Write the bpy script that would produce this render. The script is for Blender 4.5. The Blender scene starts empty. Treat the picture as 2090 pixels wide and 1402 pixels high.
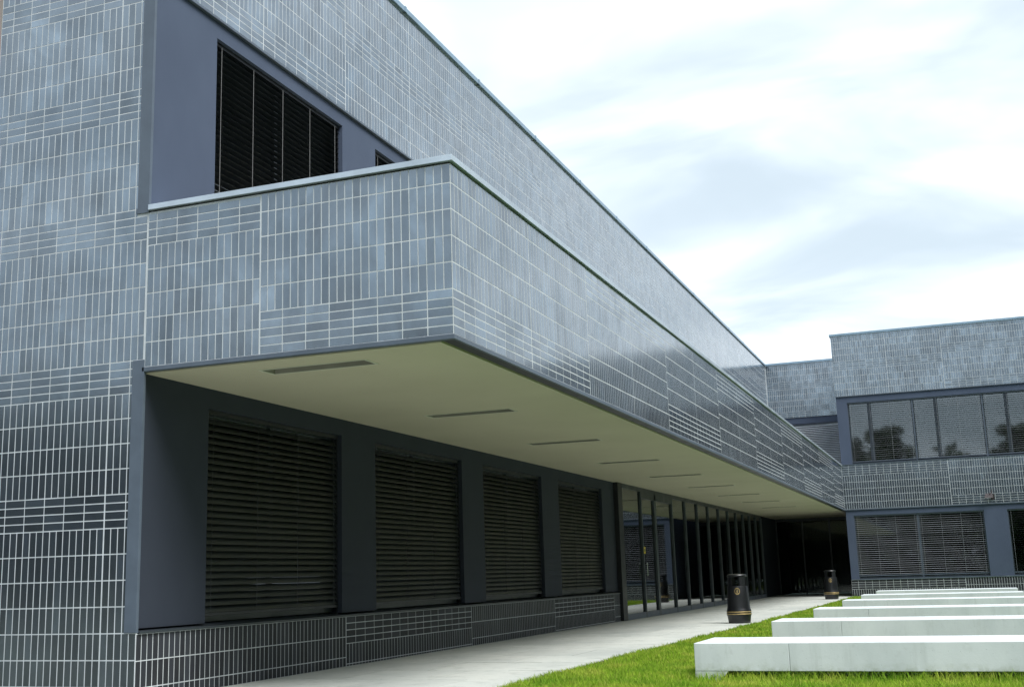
import bpy, math, random
import numpy as np
from mathutils import Matrix, Vector

random.seed(7)
RNG = np.random.default_rng(7)
scene = bpy.context.scene
COL = scene.collection
R = math.radians

# ------------------------------------------------------------------ camera
PW, PH = 2090.0, 1402.0                     # photograph size, used to size up what shows
G = 3.185                                   # height of the balcony's tile foot above the ground
CAM = np.array([7.402, -9.5716, -2.1414 + G])
YAW, PITCH, ROLL, FOC = -0.3742, 0.2028, -0.0279, 2424.12
CX, CY = -56.35, -20.91
fw = np.array([math.sin(YAW) * math.cos(PITCH), math.cos(YAW) * math.cos(PITCH), math.sin(PITCH)])
r0 = np.array([math.cos(YAW), -math.sin(YAW), 0.0])
u0 = np.cross(r0, fw)
RT = r0 * math.cos(ROLL) + u0 * math.sin(ROLL)
UP = -r0 * math.sin(ROLL) + u0 * math.cos(ROLL)
cam_data = bpy.data.cameras.new("camera")
cam = bpy.data.objects.new("camera", cam_data)
COL.objects.link(cam)
cam.matrix_world = Matrix([[RT[i], UP[i], -fw[i], CAM[i]] for i in range(3)] + [[0, 0, 0, 1]])
cam_data.sensor_fit = 'HORIZONTAL'
cam_data.sensor_width = 36.0
cam_data.lens = FOC * 36.0 / PW
cam_data.shift_x = -CX / PW
cam_data.shift_y = CY / PW
cam_data.clip_start = 0.05
cam_data.clip_end = 2000.0
scene.camera = cam

# ------------------------------------------------------------------ sky and sun (bright overcast)
SUN_AZ = math.atan2(0.88, -0.47)            # compass angle from +Y towards +X: sun stands behind the viewer, to the right
SUN_EL = R(54)
world = bpy.data.worlds.new("World")
scene.world = world
world.use_nodes = True
nt = world.node_tree
nt.nodes.clear()
def wn(t, **k):
    n = nt.nodes.new(t)
    for a, b in k.items():
        setattr(n, a, b)
    return n
wout = wn('ShaderNodeOutputWorld')
wbg = wn('ShaderNodeBackground')
wbg.inputs['Strength'].default_value = 0.1
sky = wn('ShaderNodeTexSky', sky_type='NISHITA', sun_disc=False)
sky.sun_elevation = SUN_EL
sky.sun_rotation = SUN_AZ
tc = wn('ShaderNodeTexCoord')
sep = wn('ShaderNodeSeparateXYZ')
nt.links.new(tc.outputs['Generated'], sep.inputs[0])
zc = wn('ShaderNodeMath', operation='MAXIMUM'); zc.inputs[1].default_value = 0.0
nt.links.new(sep.outputs['Z'], zc.inputs[0])
zc2 = wn('ShaderNodeMath', operation='ADD'); zc2.inputs[1].default_value = 0.22
nt.links.new(zc.outputs[0], zc2.inputs[0])
dx = wn('ShaderNodeMath', operation='DIVIDE'); dy = wn('ShaderNodeMath', operation='DIVIDE')
nt.links.new(sep.outputs['X'], dx.inputs[0]); nt.links.new(zc2.outputs[0], dx.inputs[1])
nt.links.new(sep.outputs['Y'], dy.inputs[0]); nt.links.new(zc2.outputs[0], dy.inputs[1])
cmb = wn('ShaderNodeCombineXYZ')
nt.links.new(dx.outputs[0], cmb.inputs[0]); nt.links.new(dy.outputs[0], cmb.inputs[1])
mp = wn('ShaderNodeMapping')
mp.inputs['Rotation'].default_value = (0, 0, R(-32))
mp.inputs['Scale'].default_value = (0.95, 1.45, 1)
mp.inputs['Location'].default_value = (3.1, 1.7, 0)
nt.links.new(cmb.outputs[0], mp.inputs[0])
nz = wn('ShaderNodeTexNoise')
nz.inputs['Scale'].default_value = 2.3
nz.inputs['Detail'].default_value = 4.5
nz.inputs['Roughness'].default_value = 0.46
nz.inputs['Distortion'].default_value = 0.5
nt.links.new(mp.outputs[0], nz.inputs['Vector'])
rmp = wn('ShaderNodeValToRGB')
rmp.color_ramp.interpolation = 'EASE'
rmp.color_ramp.elements[0].position = 0.33; rmp.color_ramp.elements[0].color = (0.0, 0.0, 0.0, 1)
rmp.color_ramp.elements[1].position = 0.84; rmp.color_ramp.elements[1].color = (1, 1, 1, 1)
nt.links.new(nz.outputs['Fac'], rmp.inputs[0])
skm = wn('ShaderNodeMix', data_type='RGBA', blend_type='MIX')
thin = wn('ShaderNodeMix', data_type='RGBA', blend_type='MIX')   # a thin white veil over the clear sky
thin.inputs[0].default_value = 0.93
nt.links.new(sky.outputs[0], thin.inputs[6])
thin.inputs[7].default_value = (2.2, 2.56, 2.82, 1)
nt.links.new(rmp.outputs[0], skm.inputs[0])
nt.links.new(thin.outputs[2], skm.inputs[6])
skm.inputs[7].default_value = (4.15, 4.5, 4.82, 1)
nt.links.new(skm.outputs[2], wbg.inputs['Color'])
nt.links.new(wbg.outputs[0], wout.inputs['Surface'])

sun_data = bpy.data.lights.new("sun", 'SUN')
sun_data.energy = 1.5
sun_data.angle = R(32)
sun_data.color = (1.0, 0.985, 0.96)
sun = bpy.data.objects.new("sun", sun_data)
COL.objects.link(sun)
sd = Vector((math.sin(SUN_AZ) * math.cos(SUN_EL), math.cos(SUN_AZ) * math.cos(SUN_EL), math.sin(SUN_EL)))
sun.rotation_euler = sd.to_track_quat('Z', 'Y').to_euler()
sun.location = (20, -20, 30)

scene.view_settings.view_transform = 'Standard'
scene.view_settings.look = 'None'
scene.view_settings.exposure = 1.72
scene.view_settings.gamma = 1.0
scene.view_settings.use_curve_mapping = False
scene.cycles.max_bounces = 8
scene.cycles.transparent_max_bounces = 24

def proj(p):
    d = np.asarray(p, float) - CAM
    w = d @ fw
    return np.stack([PW / 2 + CX + FOC * (d @ RT) / w, PH / 2 + CY - FOC * (d @ UP) / w], -1), w

# ------------------------------------------------------------------ materials
MATS = {}
class NT:
    def __init__(s, name):
        s.m = bpy.data.materials.new(name); s.m.use_nodes = True
        s.t = s.m.node_tree; s.t.nodes.clear()
        s.out = s.t.nodes.new('ShaderNodeOutputMaterial')
        MATS[name] = s.m
    def n(s, t, ins=None, **k):
        x = s.t.nodes.new(t)
        for a, b in k.items(): setattr(x, a, b)
        for a, b in (ins or {}).items():
            if isinstance(b, bpy.types.NodeSocket): s.t.links.new(b, x.inputs[a])
            else: x.inputs[a].default_value = b
        return x
    def mix(s, f, a, b, mode='MIX'):
        x = s.n('ShaderNodeMix', data_type='RGBA', blend_type=mode)
        for i, v in ((0, f), (6, a), (7, b)):
            if isinstance(v, bpy.types.NodeSocket): s.t.links.new(v, x.inputs[i])
            else: x.inputs[i].default_value = (*v, 1) if isinstance(v, tuple) and len(v) == 3 else v
        return x.outputs[2]
    def ramp(s, f, stops):
        x = s.n('ShaderNodeValToRGB', {0: f}); e = x.color_ramp.elements
        while len(e) < len(stops): e.new(0.5)
        for q, (p, c) in zip(e, stops):
            q.position = p; q.color = (*c, 1) if isinstance(c, tuple) else (c, c, c, 1)
        return x.outputs[0]
    def noise(s, scale, detail=4, rough=0.55, vec=None, dist=0.0):
        i = {'Scale': scale, 'Detail': detail, 'Roughness': rough, 'Distortion': dist}
        if vec is not None: i['Vector'] = vec
        return s.n('ShaderNodeTexNoise', i).outputs['Fac']
    def pos(s, scale=None):
        g = s.n('ShaderNodeNewGeometry').outputs['Position']
        if scale is None: return g
        return s.n('ShaderNodeMapping', {0: g, 3: scale}).outputs[0]
    def rnd(s):
        a = s.n('ShaderNodeObjectInfo').outputs['Random']
        b = s.n('ShaderNodeNewGeometry').outputs['Random Per Island']
        c = s.n('ShaderNodeMath', {0: a, 1: b}, operation='ADD').outputs[0]
        return s.n('ShaderNodeMath', {0: c}, operation='FRACT').outputs[0]
    def bump(s, h, strength=0.3, dist=0.01):
        return s.n('ShaderNodeBump', {'Height': h, 'Strength': strength, 'Distance': dist}).outputs[0]
    def bsdf(s, **k):
        names = {'base': 'Base Color', 'rough': 'Roughness', 'metal': 'Metallic', 'normal': 'Normal', 'ior': 'IOR', 'spec': 'Specular IOR Level',
                 'tr': 'Transmission Weight', 'coat': 'Coat Weight', 'crough': 'Coat Roughness'}
        i = {}
        for a, b in k.items():
            i[names[a]] = (*b, 1) if isinstance(b, tuple) and len(b) == 3 else b
        x = s.n('ShaderNodeBsdfPrincipled', i)
        s.t.links.new(x.outputs[0], s.out.inputs[0])
        return x

# glazed clinker tile: near-black body with a metallic glaze sheen, cloudy from tile to tile
m = NT('glazed_tile')
rnd = m.rnd()
cloud = m.noise(0.9, 3, 0.6, m.pos())
fine = m.noise(22, 4, 0.6, m.pos((1, 1, 0.35)))
base = m.ramp(rnd, [(0.0, (0.016, 0.020, 0.029)), (0.35, (0.024, 0.030, 0.043)), (0.8, (0.034, 0.043, 0.060)), (1.0, (0.056, 0.072, 0.098))])
base = m.mix(m.ramp(fine, [(0.35, 0.0), (0.75, 0.5)]), base, (0.03, 0.03, 0.034))
cl2 = m.n('ShaderNodeMath', {0: m.n('ShaderNodeMath', {0: rnd, 1: 0.45}, operation='MULTIPLY').outputs[0], 1: cloud}, operation='ADD').outputs[0]
rg = m.ramp(cl2, [(0.35, 0.22), (0.95, 0.10)])
rg2 = m.mix(0.35, rg, m.ramp(fine, [(0.3, 0.10), (0.7, 0.24)]))
sv = m.noise(1.7, 3, 0.6, m.pos((1, 1, 0.8)), 0.6)
sv = m.n('ShaderNodeMath', {0: m.n('ShaderNodeMath', {0: rnd, 1: 0.17}, operation='MULTIPLY').outputs[0], 1: sv}, operation='ADD').outputs[0]
sv = m.ramp(sv, [(0.36, 0.40), (0.54, 0.56), (0.68, 0.70), (0.84, 1.0)])
tb = m.bsdf(base=base, rough=rg2, ior=2.3, spec=sv, normal=m.bump(fine, 0.05, 0.004))
cwn = m.n('ShaderNodeMath', {0: m.noise(2.6, 4, 0.62, m.pos((1, 1, 0.7)), 0.8), 1: m.n('ShaderNodeMath', {0: rnd, 1: 0.12}, operation='MULTIPLY').outputs[0]}, operation='ADD').outputs[0]
m.t.links.new(m.ramp(cwn, [(0.38, 0.55), (0.55, 0.85), (0.70, 1.0)]), tb.inputs['Coat Weight'])
tb.inputs['Coat IOR'].default_value = 1.75
tb.inputs['Coat Roughness'].default_value = 0.15
tb.inputs['Specular Tint'].default_value = (0.68, 0.86, 1.0, 1)

m = NT('matt_tile')
base = m.ramp(m.rnd(), [(0.0, (0.014, 0.016, 0.021)), (0.6, (0.022, 0.025, 0.032)), (1.0, (0.036, 0.041, 0.052))])
m.bsdf(base=m.mix(m.ramp(m.noise(5, 5, 0.7, m.pos()), [(0.5, 0.0), (0.8, 0.35)]), base, (0.05, 0.05, 0.048)), rough=0.62, ior=1.45)

m = NT('mortar')
n1 = m.noise(3.0, 4, 0.6, m.pos()); n2 = m.noise(180, 2, 0.6, m.pos())
c = m.ramp(n1, [(0.3, (0.45, 0.485, 0.505)), (0.7, (0.62, 0.655, 0.68))])
m.bsdf(base=c, rough=0.9, normal=m.bump(n2, 0.4, 0.003))

m = NT('slate_render')
n1 = m.noise(1.3, 4, 0.6, m.pos((1, 1, 0.6))); n2 = m.noise(260, 2, 0.6, m.pos())
c = m.ramp(n1, [(0.3, (0.052, 0.072, 0.118)), (0.7, (0.063, 0.086, 0.136))])
m.bsdf(base=c, rough=0.8, normal=m.bump(n2, 0.35, 0.002))

m = NT('shaded_slate_render')  # slate render copy with the shade under the balcony put into its colour
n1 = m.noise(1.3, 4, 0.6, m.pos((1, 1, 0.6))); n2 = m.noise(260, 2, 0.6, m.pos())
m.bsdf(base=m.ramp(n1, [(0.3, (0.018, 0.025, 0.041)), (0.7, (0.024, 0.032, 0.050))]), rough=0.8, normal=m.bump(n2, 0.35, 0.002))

def metal(name, col, rough, metallic=0.0, var=0.15, ior=1.5):
    m = NT(name)
    n1 = m.noise(2.5, 4, 0.6, m.pos())
    c = m.ramp(n1, [(0.3, tuple(v * (1 - var) for v in col)), (0.7, tuple(v * (1 + var) for v in col))])
    m.bsdf(base=c, rough=m.ramp(n1, [(0.3, rough * 0.8), (0.7, min(1, rough * 1.2))]), metal=metallic, ior=ior)
metal('corner_metal', (0.085, 0.11, 0.145), 0.38, 0.0)
metal('coping_metal', (0.50, 0.57, 0.64), 0.38, 0.5)
metal('roof_coping_metal', (0.24, 0.34, 0.43), 0.35, 0.4)
metal('dark_metal', (0.014, 0.016, 0.020), 0.45, 0.0)
metal('frame_metal', (0.034, 0.043, 0.052), 0.4, 0.0)
metal('frame_light', (0.10, 0.125, 0.165), 0.4, 0.0)
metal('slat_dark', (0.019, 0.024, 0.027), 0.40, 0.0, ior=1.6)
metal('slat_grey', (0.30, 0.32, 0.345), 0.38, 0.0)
metal('slat_pale', (0.50, 0.53, 0.57), 0.4, 0.0)
metal('cord', (0.22, 0.22, 0.22), 0.7)
metal('steel', (0.75, 0.76, 0.78), 0.25, 1.0)
metal('bin_black', (0.010, 0.011, 0.013), 0.34, 0.0, ior=1.5)
metal('bin_inside', (0.004, 0.004, 0.005), 0.8, 0.0)
metal('gold', (0.46, 0.34, 0.15), 0.45, 0.5)
metal('yellow_sticker', (0.78, 0.62, 0.03), 0.5)
metal('interior', (0.045, 0.048, 0.052), 0.9)
metal('lamp_louvre', (0.30, 0.285, 0.25), 0.5)
metal('mullion_metal', (0.060, 0.075, 0.088), 0.4)
metal('lamp_frame', (0.62, 0.62, 0.52), 0.5)
metal('beige_render', (0.50, 0.42, 0.37), 0.9)
metal('floodlight', (0.025, 0.018, 0.02), 0.5)

m = NT('soffit_render')
n1 = m.noise(0.7, 4, 0.6, m.pos()); n2 = m.noise(90, 3, 0.6, m.pos())
c = m.ramp(n1, [(0.3, (0.50, 0.46, 0.345)), (0.7, (0.55, 0.51, 0.385))])
m.bsdf(base=c, rough=0.9, normal=m.bump(n2, 0.25, 0.003))

def glass(name, tint, ior, gcol):
    m = NT(name)
    fr = m.n('ShaderNodeFresnel', {'IOR': ior}).outputs[0]
    tr = m.n('ShaderNodeBsdfTransparent', {'Color': (*tint, 1)}).outputs[0]
    gl = m.n('ShaderNodeBsdfGlossy', {'Color': (*gcol, 1), 'Roughness': 0.03}).outputs[0]
    mx = m.n('ShaderNodeMixShader', {0: fr, 1: tr, 2: gl})
    m.t.links.new(mx.outputs[0], m.out.inputs[0])
glass('window_glass', (0.40, 0.46, 0.45), 2.4, (0.82, 0.87, 0.92))
glass('clear_glass', (0.6, 0.66, 0.65), 1.5, (0.95, 0.98, 1.0))
glass('door_glass', (0.26, 0.31, 0.30), 2.9, (0.95, 0.98, 1.0))

m = NT('concrete')
n1 = m.noise(1.6, 5, 0.62, m.pos((1, 1, 0.5))); n2 = m.noise(9, 5, 0.65, m.pos()); n3 = m.noise(70, 3, 0.6, m.pos())
c = m.ramp(n1, [(0.28, (0.53, 0.575, 0.59)), (0.7, (0.68, 0.72, 0.735))])
c = m.mix(m.ramp(n2, [(0.58, 0.0), (0.8, 0.45)]), c, (0.42, 0.45, 0.45))
c = m.mix(m.ramp(m.noise(7, 5, 0.7, m.pos((1, 1, 0.08))), [(0.54, 0.0), (0.74, 0.38)]), c, (0.38, 0.41, 0.40))
pore = m.n('ShaderNodeTexVoronoi', {'Vector': m.pos(), 'Scale': 26.0}).outputs['Distance']
c = m.mix(m.ramp(pore, [(0.03, 0.75), (0.085, 0.0)]), c, (0.16, 0.17, 0.17))
z = m.n('ShaderNodeSeparateXYZ', {0: m.pos()}).outputs[2]
moss = m.n('ShaderNodeMath', {0: m.ramp(z, [(0.02, 1.0), (0.16, 0.0)]), 1: m.ramp(n2, [(0.4, 0.0), (0.62, 0.7)])}, operation='MULTIPLY').outputs[0]
c = m.mix(moss, c, (0.20, 0.25, 0.12))
m.bsdf(base=c, rough=0.8, normal=m.bump(n3, 0.25, 0.004))

m = NT('paving')
rnd = m.rnd()
n1 = m.noise(0.9, 5, 0.62, m.pos((1, 0.6, 1))); n2 = m.noise(160, 3, 0.7, m.pos())
c = m.ramp(n1, [(0.3, (0.42, 0.445, 0.42)), (0.5, (0.50, 0.52, 0.485)), (0.72, (0.55, 0.56, 0.515))])
c = m.mix(m.ramp(rnd, [(0.0, 0.28), (1.0, 0.0)]), c, (0.26, 0.28, 0.27))
c = m.mix(m.ramp(m.noise(3.5, 5, 0.7, m.pos()), [(0.52, 0.0), (0.72, 0.55)]), c, (0.25, 0.27, 0.25))
c = m.mix(m.ramp(m.noise(38, 4, 0.75, m.pos()), [(0.55, 0.0), (0.75, 0.5)]), c, (0.22, 0.23, 0.21))
m.bsdf(base=c, rough=0.85, normal=m.bump(n2, 0.3, 0.004))

m = NT('paving_joint')
m.bsdf(base=m.ramp(m.noise(12, 4, 0.6, m.pos()), [(0.3, (0.22, 0.23, 0.20)), (0.7, (0.32, 0.32, 0.28))]), rough=0.95)

m = NT('field')
n1 = m.noise(0.15, 5, 0.6, m.pos())
m.bsdf(base=m.ramp(n1, [(0.3, (0.065, 0.075, 0.05)), (0.7, (0.11, 0.115, 0.09))]), rough=0.95)
m = NT('lawn_soil')
n1 = m.noise(0.5, 5, 0.6, m.pos()); n2 = m.noise(30, 4, 0.7, m.pos())
c = m.ramp(n1, [(0.3, (0.035, 0.11, 0.012)), (0.7, (0.075, 0.17, 0.016))])
c = m.mix(m.ramp(n2, [(0.45, 0.0), (0.75, 0.5)]), c, (0.09, 0.10, 0.03))
m.bsdf(base=c, rough=0.95, normal=m.bump(n2, 0.6, 0.03))

m = NT('bare_soil')
m.bsdf(base=m.ramp(m.noise(25, 5, 0.7, m.pos()), [(0.3, (0.09, 0.06, 0.035)), (0.7, (0.22, 0.16, 0.09))]), rough=0.95)
m = NT('grass_blade')
rnd = m.rnd()
n1 = m.noise(1.6, 5, 0.68, m.pos())
c = m.ramp(n1, [(0.32, (0.10, 0.28, 0.016)), (0.52, (0.26, 0.43, 0.03)), (0.68, (0.48, 0.52, 0.09))])
c = m.mix(m.ramp(rnd, [(0.0, 0.0), (0.8, 0.25), (1.0, 0.75)]), c, (0.40, 0.40, 0.11))
d = m.n('ShaderNodeBsdfDiffuse', {'Color': c}).outputs[0]
t = m.n('ShaderNodeBsdfTranslucent', {'Color': c}).outputs[0]
mx = m.n('ShaderNodeMixShader', {0: 0.35, 1: d, 2: t})
m.t.links.new(mx.outputs[0], m.out.inputs[0])

m = NT('leaf')
c = m.ramp(m.rnd(), [(0.0, (0.022, 0.042, 0.012)), (1.0, (0.05, 0.085, 0.02))])
m.bsdf(base=c, rough=0.6)
m = NT('bark')
c = m.ramp(m.noise(6, 5, 0.7, m.pos((1, 1, 0.2))), [(0.3, (0.05, 0.04, 0.03)), (0.7, (0.12, 0.10, 0.08))])
m.bsdf(base=c, rough=0.9, normal=m.bump(m.noise(20, 4, 0.7), 0.6, 0.03))

# ------------------------------------------------------------------ mesh helpers
class MB:
    def __init__(s): s.v = []; s.f = []
    def box(s, x0, x1, y0, y1, z0, z1):
        b = len(s.v)
        s.v += [(x0, y0, z0), (x1, y0, z0), (x1, y1, z0), (x0, y1, z0), (x0, y0, z1), (x1, y0, z1), (x1, y1, z1), (x0, y1, z1)]
        s.f += [tuple(b + i for i in q) for q in ((0, 3, 2, 1), (4, 5, 6, 7), (0, 1, 5, 4), (1, 2, 6, 5), (2, 3, 7, 6), (3, 0, 4, 7))]
        return s
    def lathe(s, prof, seg=40, cx=0, cy=0):
        b = len(s.v)
        for r, z in prof:
            for k in range(seg):
                a = 2 * math.pi * k / seg
                s.v.append((cx + r * math.cos(a), cy + r * math.sin(a), z))
        for i in range(len(prof) - 1):
            for k in range(seg):
                k2 = (k + 1) % seg
                s.f.append((b + i * seg + k, b + i * seg + k2, b + (i + 1) * seg + k2, b + (i + 1) * seg + k))
        return s
    def tube(s, p, q, r, seg=8):
        p, q = Vector(p), Vector(q); d = (q - p).normalized()
        a = d.orthogonal().normalized(); c = d.cross(a); b = len(s.v)
        for e in (p, q):
            for k in range(seg):
                t = 2 * math.pi * k / seg
                s.v.append(tuple(e + a * r * math.cos(t) + c * r * math.sin(t)))
        for k in range(seg):
            k2 = (k + 1) % seg
            s.f.append((b + k, b + k2, b + seg + k2, b + seg + k))
        s.f.append(tuple(b + k for k in reversed(range(seg)))); s.f.append(tuple(b + seg + k for k in range(seg)))
        return s
    def mesh(s, name, mat, smooth=False):
        me = bpy.data.meshes.new(name)
        me.from_pydata(s.v, [], s.f)
        me.materials.append(MATS[mat])
        if smooth:
            me.polygons.foreach_set('use_smooth', [True] * len(me.polygons))
            me.set_sharp_from_angle(angle=R(35))
        me.update()
        return me

WORLD_LOC = {}
def add(o, parent=None):
    COL.objects.link(o)
    if parent is not None:
        o.parent = parent
        o.matrix_parent_inverse = Matrix.Translation(-WORLD_LOC.get(parent.name, Vector((0, 0, 0))))
    return o
def obj(name, mb, mat, parent=None, smooth=False, bevel=0.0, kind=None):
    o = bpy.data.objects.new(name, mb if isinstance(mb, bpy.types.Mesh) else mb.mesh(name, mat, smooth))
    add(o, parent)
    if bevel:
        bv = o.modifiers.new('bevel', 'BEVEL'); bv.width = bevel; bv.segments = 2; bv.limit_method = 'ANGLE'
    if kind: o['kind'] = kind
    return o
def box(name, mat, parent, *b, bevel=0.0):
    return obj(name, MB().box(*b), mat, parent, bevel=bevel)
def tag(o, label, cat, group=None):
    o['label'] = label; o['category'] = cat
    if group: o['group'] = group
    return o
def thing(name, label, cat, loc, group=None):
    o = bpy.data.objects.new(name, None)
    o.empty_display_size = 0.3
    o.location = loc
    COL.objects.link(o)
    WORLD_LOC[o.name] = Vector(loc)
    return tag(o, label, cat, group)
def copy_tree(src, parent=None):
    c = src.copy(); COL.objects.link(c)
    if parent is not None: c.parent = parent
    for ch in [x for x in bpy.data.objects if x.parent == src]:
        copy_tree(ch, c)
    return c

# ------------------------------------------------------------------ tiled walls
J = 0.0105          # joint width
ROW_S, ROW_T = 0.25, 0.25 / 3
def panel(u0, u1, v0, v1, rows, n_str=None, seams=()):
    """Tile rectangles of one panel. rows: list from the bottom of ('s'|'t', count); 's' upright soldier row, 't' lying stretcher row."""
    n = n_str or max(1, round((u1 - u0) / 0.25))
    out = []
    v = v0
    for kind, cnt in rows:
        h = ROW_S if kind == 's' else ROW_T
        for _ in range(cnt):
            va, vb = v, min(v + h, v1)
            v += h
            if vb - va < 0.03: continue
            k = n * 3 if kind == 's' else n
            w = (u1 - u0) / k
            for i in range(k):
                a, b = u0 + i * w + J / 2, u0 + (i + 1) * w - J / 2
                for sgap in seams:
                    if abs(a - sgap) < J: a += 0.004
                    if abs(b - sgap) < J: b -= 0.004
                out.append((a, b, va + J / 2, vb - J / 2))
    return out
def tile_verts(w, h, d=0.012, c=0.0010):
    """Tile about its centre in (u, v, n): its face is at n = 0, its back at n = -d."""
    a, b = w / 2, h / 2
    v = [(-a, -b, -d), (a, -b, -d), (a, b, -d), (-a, b, -d), (-a, -b, -c), (a, -b, -c), (a, b, -c), (-a, b, -c),
         (-a + c, -b + c, 0), (a - c, -b + c, 0), (a - c, b - c, 0), (-a + c, b - c, 0)]
    f = [(8, 9, 10, 11), (4, 5, 9, 8), (5, 6, 10, 9), (6, 7, 11, 10), (7, 4, 8, 11), (0, 1, 5, 4), (1, 2, 6, 5), (2, 3, 7, 6), (3, 0, 4, 7)]
    return np.array(v), f
TILE_MESH = {}
def tile_mesh(w, h, mat):
    k = (round(w * 1000), round(h * 1000), mat)
    if k not in TILE_MESH:
        v, f = tile_verts(k[0] / 1000, k[1] / 1000)
        me = bpy.data.meshes.new('tile')
        me.from_pydata([tuple(x) for x in v], [], f); me.materials.append(MATS[mat]); me.update()
        TILE_MESH[k] = me
    return TILE_MESH[k]
def lay_tiles(parent, origin, ud, nd, rects, quota=0, proud=0.0, mat='glazed_tile'):
    """Tiles on a wall: the quota that show largest as objects, the others joined."""
    o = np.array(origin, float); ud = np.array(ud, float); nd = np.array(nd, float); vd = np.array((0, 0, 1.0))
    info = []
    for (a, b, c, d) in rects:
        if b - a < 0.012 or d - c < 0.012: continue
        q = np.array([o + ud * x + vd * y for x, y in ((a, c), (b, c), (b, d), (a, d))])
        p, w = proj(q)
        area = 0.0
        cen = p.mean(0)
        if w.min() > 0.1 and -5 < cen[0] < PW + 5 and -5 < cen[1] < PH + 5:
            area = 0.5 * abs(sum(p[i][0] * p[i - 3][1] - p[i - 3][0] * p[i][1] for i in range(4)))
        info.append((area, (a, b, c, d)))
    info.sort(key=lambda t: -t[0])
    quota = min(quota, sum(1 for t in info if t[0] > 90))
    rot = Matrix([[ud[i], vd[i], nd[i]] for i in range(3)])
    V, F = [], []
    for i, (ar, (a, b, c, d)) in enumerate(info):
        cen = o + ud * (a + b) / 2 + vd * (c + d) / 2 + nd * (proud + random.uniform(-0.00025, 0.00025))
        ta, tb = random.gauss(0, 0.0016), random.gauss(0, 0.0016)
        if i < quota:
            t = bpy.data.objects.new('tile', tile_mesh(b - a, d - c, mat))
            t.matrix_basis = Matrix.Translation(Vector(cen)) @ (rot @ Matrix.Rotation(ta, 3, 'Y') @ Matrix.Rotation(tb, 3, 'X')).to_4x4()
            add(t, parent)
        else:
            v, f = tile_verts(b - a, d - c)
            v[:, 2] += -ta * v[:, 0] + tb * v[:, 1]
            k = len(V) * 12
            V.append(cen + v[:, :1] * ud + v[:, 1:2] * vd + v[:, 2:] * nd)
            F += [tuple(k + j for j in q) for q in f]
    if V:
        me = bpy.data.meshes.new('tiles')
        me.from_pydata(np.concatenate(V).tolist(), [], F); me.materials.append(MATS[mat]); me.update()
        obj('tiles', me, None, parent, kind='stuff')

# ------------------------------------------------------------------ the ground
path_edge = [(-8.0, 3.0), (-2.0, 3.01), (5.5, 3.05), (9.0, 3.13), (16.0, 3.29), (24.0, 3.34), (37.27, 3.35)]
def edge_x(y):
    for (a, xa), (b, xb) in zip(path_edge, path_edge[1:]):
        if a <= y <= b: return xa + (xb - xa) * (y - a) / (b - a)
    return 3.0 if y < 0 else 3.35
mb = MB()
mb.v = [(-400, -400, -0.05), (400, -400, -0.05), (400, 400, -0.05), (-400, 400, -0.05)]; mb.f = [(0, 1, 2, 3)]
obj('ground', mb, 'field', kind='structure')
mb = MB()
mb.v = [(2.5, -8, -0.03), (22, -8, -0.03), (22, 37.27, -0.03), (2.5, 37.27, -0.03)]; mb.f = [(0, 1, 2, 3)]
lawn = obj('lawn', mb, 'lawn_soil', kind='structure')
mb = MB()
for k in range(90):
    y = -7.9 + k * 0.5
    w = 0.05 + 0.035 * math.sin(k * 1.9) * math.sin(k * 0.7) + random.uniform(0, 0.03)
    mb.v += [(edge_x(y) - 0.01, y, -0.022), (edge_x(y) + max(0.02, w), y, -0.020)]
mb.f = [(2 * i, 2 * i + 1, 2 * i + 3, 2 * i + 2) for i in range(89)]
obj('soil_edge', mb, 'bare_soil', kind='structure')
# the paved path along the building
mb = MB()
ys = sorted({p[0] for p in path_edge})
for y in ys: mb.v += [(0.0, y, -0.014), (edge_x(y), y, -0.014)]
mb.f = [(2 * i, 2 * i + 1, 2 * i + 3, 2 * i + 2) for i in range(len(ys) - 1)]
k = len(mb.v)
mb.v += [(-0.2, 37.27, -0.014), (3.34, 37.27, -0.014), (3.34, 42.5, -0.014), (-0.2, 42.5, -0.014)]; mb.f.append((k, k + 1, k + 2, k + 3))
path = obj('path', mb, 'paving_joint', kind='structure')
def slab(x0, x1, ya, yb, xr0=None, xr1=None):
    g = 0.007
    xa0, xa1 = x0 + g, x0 + g
    xb0, xb1 = (xr0 if xr0 is not None else x1) - g, (xr1 if xr1 is not None else x1) - g
    t = random.uniform(-0.0015, 0.0015)
    q = [(xa0, ya + g), (xb0, ya + g), (xb1, yb - g), (xa1, yb - g)]
    mb = MB()
    mb.v = [(x, y, -0.013) for x, y in q] + [(x, y, t) for x, y in q]
    mb.f = [(4, 5, 6, 7), (0, 1, 5, 4), (1, 2, 6, 5), (2, 3, 7, 6), (3, 0, 4, 7)]
    obj('paving_slab', mb, 'paving', path)
y = -6.0
row = 0
while y < 42.4:
    y2 = min(y + 1.2, 42.45)
    cuts = [0.012, 0.86, 1.94] if row % 2 else [0.012, 1.4, 2.4]
    e0, e1 = edge_x(min(y, 37.2)), edge_x(min(y2, 37.2))
    for a, b in zip(cuts, cuts[1:] + [None]):
        if b is None: slab(a, 0, y, y2, e0, e1)
        else: slab(a, b, y, y2)
    y = y2; row += 1

# ------------------------------------------------------------------ the long wing
B, S1 = 3.35, 1.33
PAN = 4.232
Z_FOOT, Z_COP = G, G + 1.60
Z_UP, Z_PAR = G + 4.27, G + 6.62
YW, YR = 37.28, 42.9
wing = thing('long_wing', 'long two storey wing clad in dark glazed tiles with an overhanging balcony', 'building', (0, 0, 0))

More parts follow.
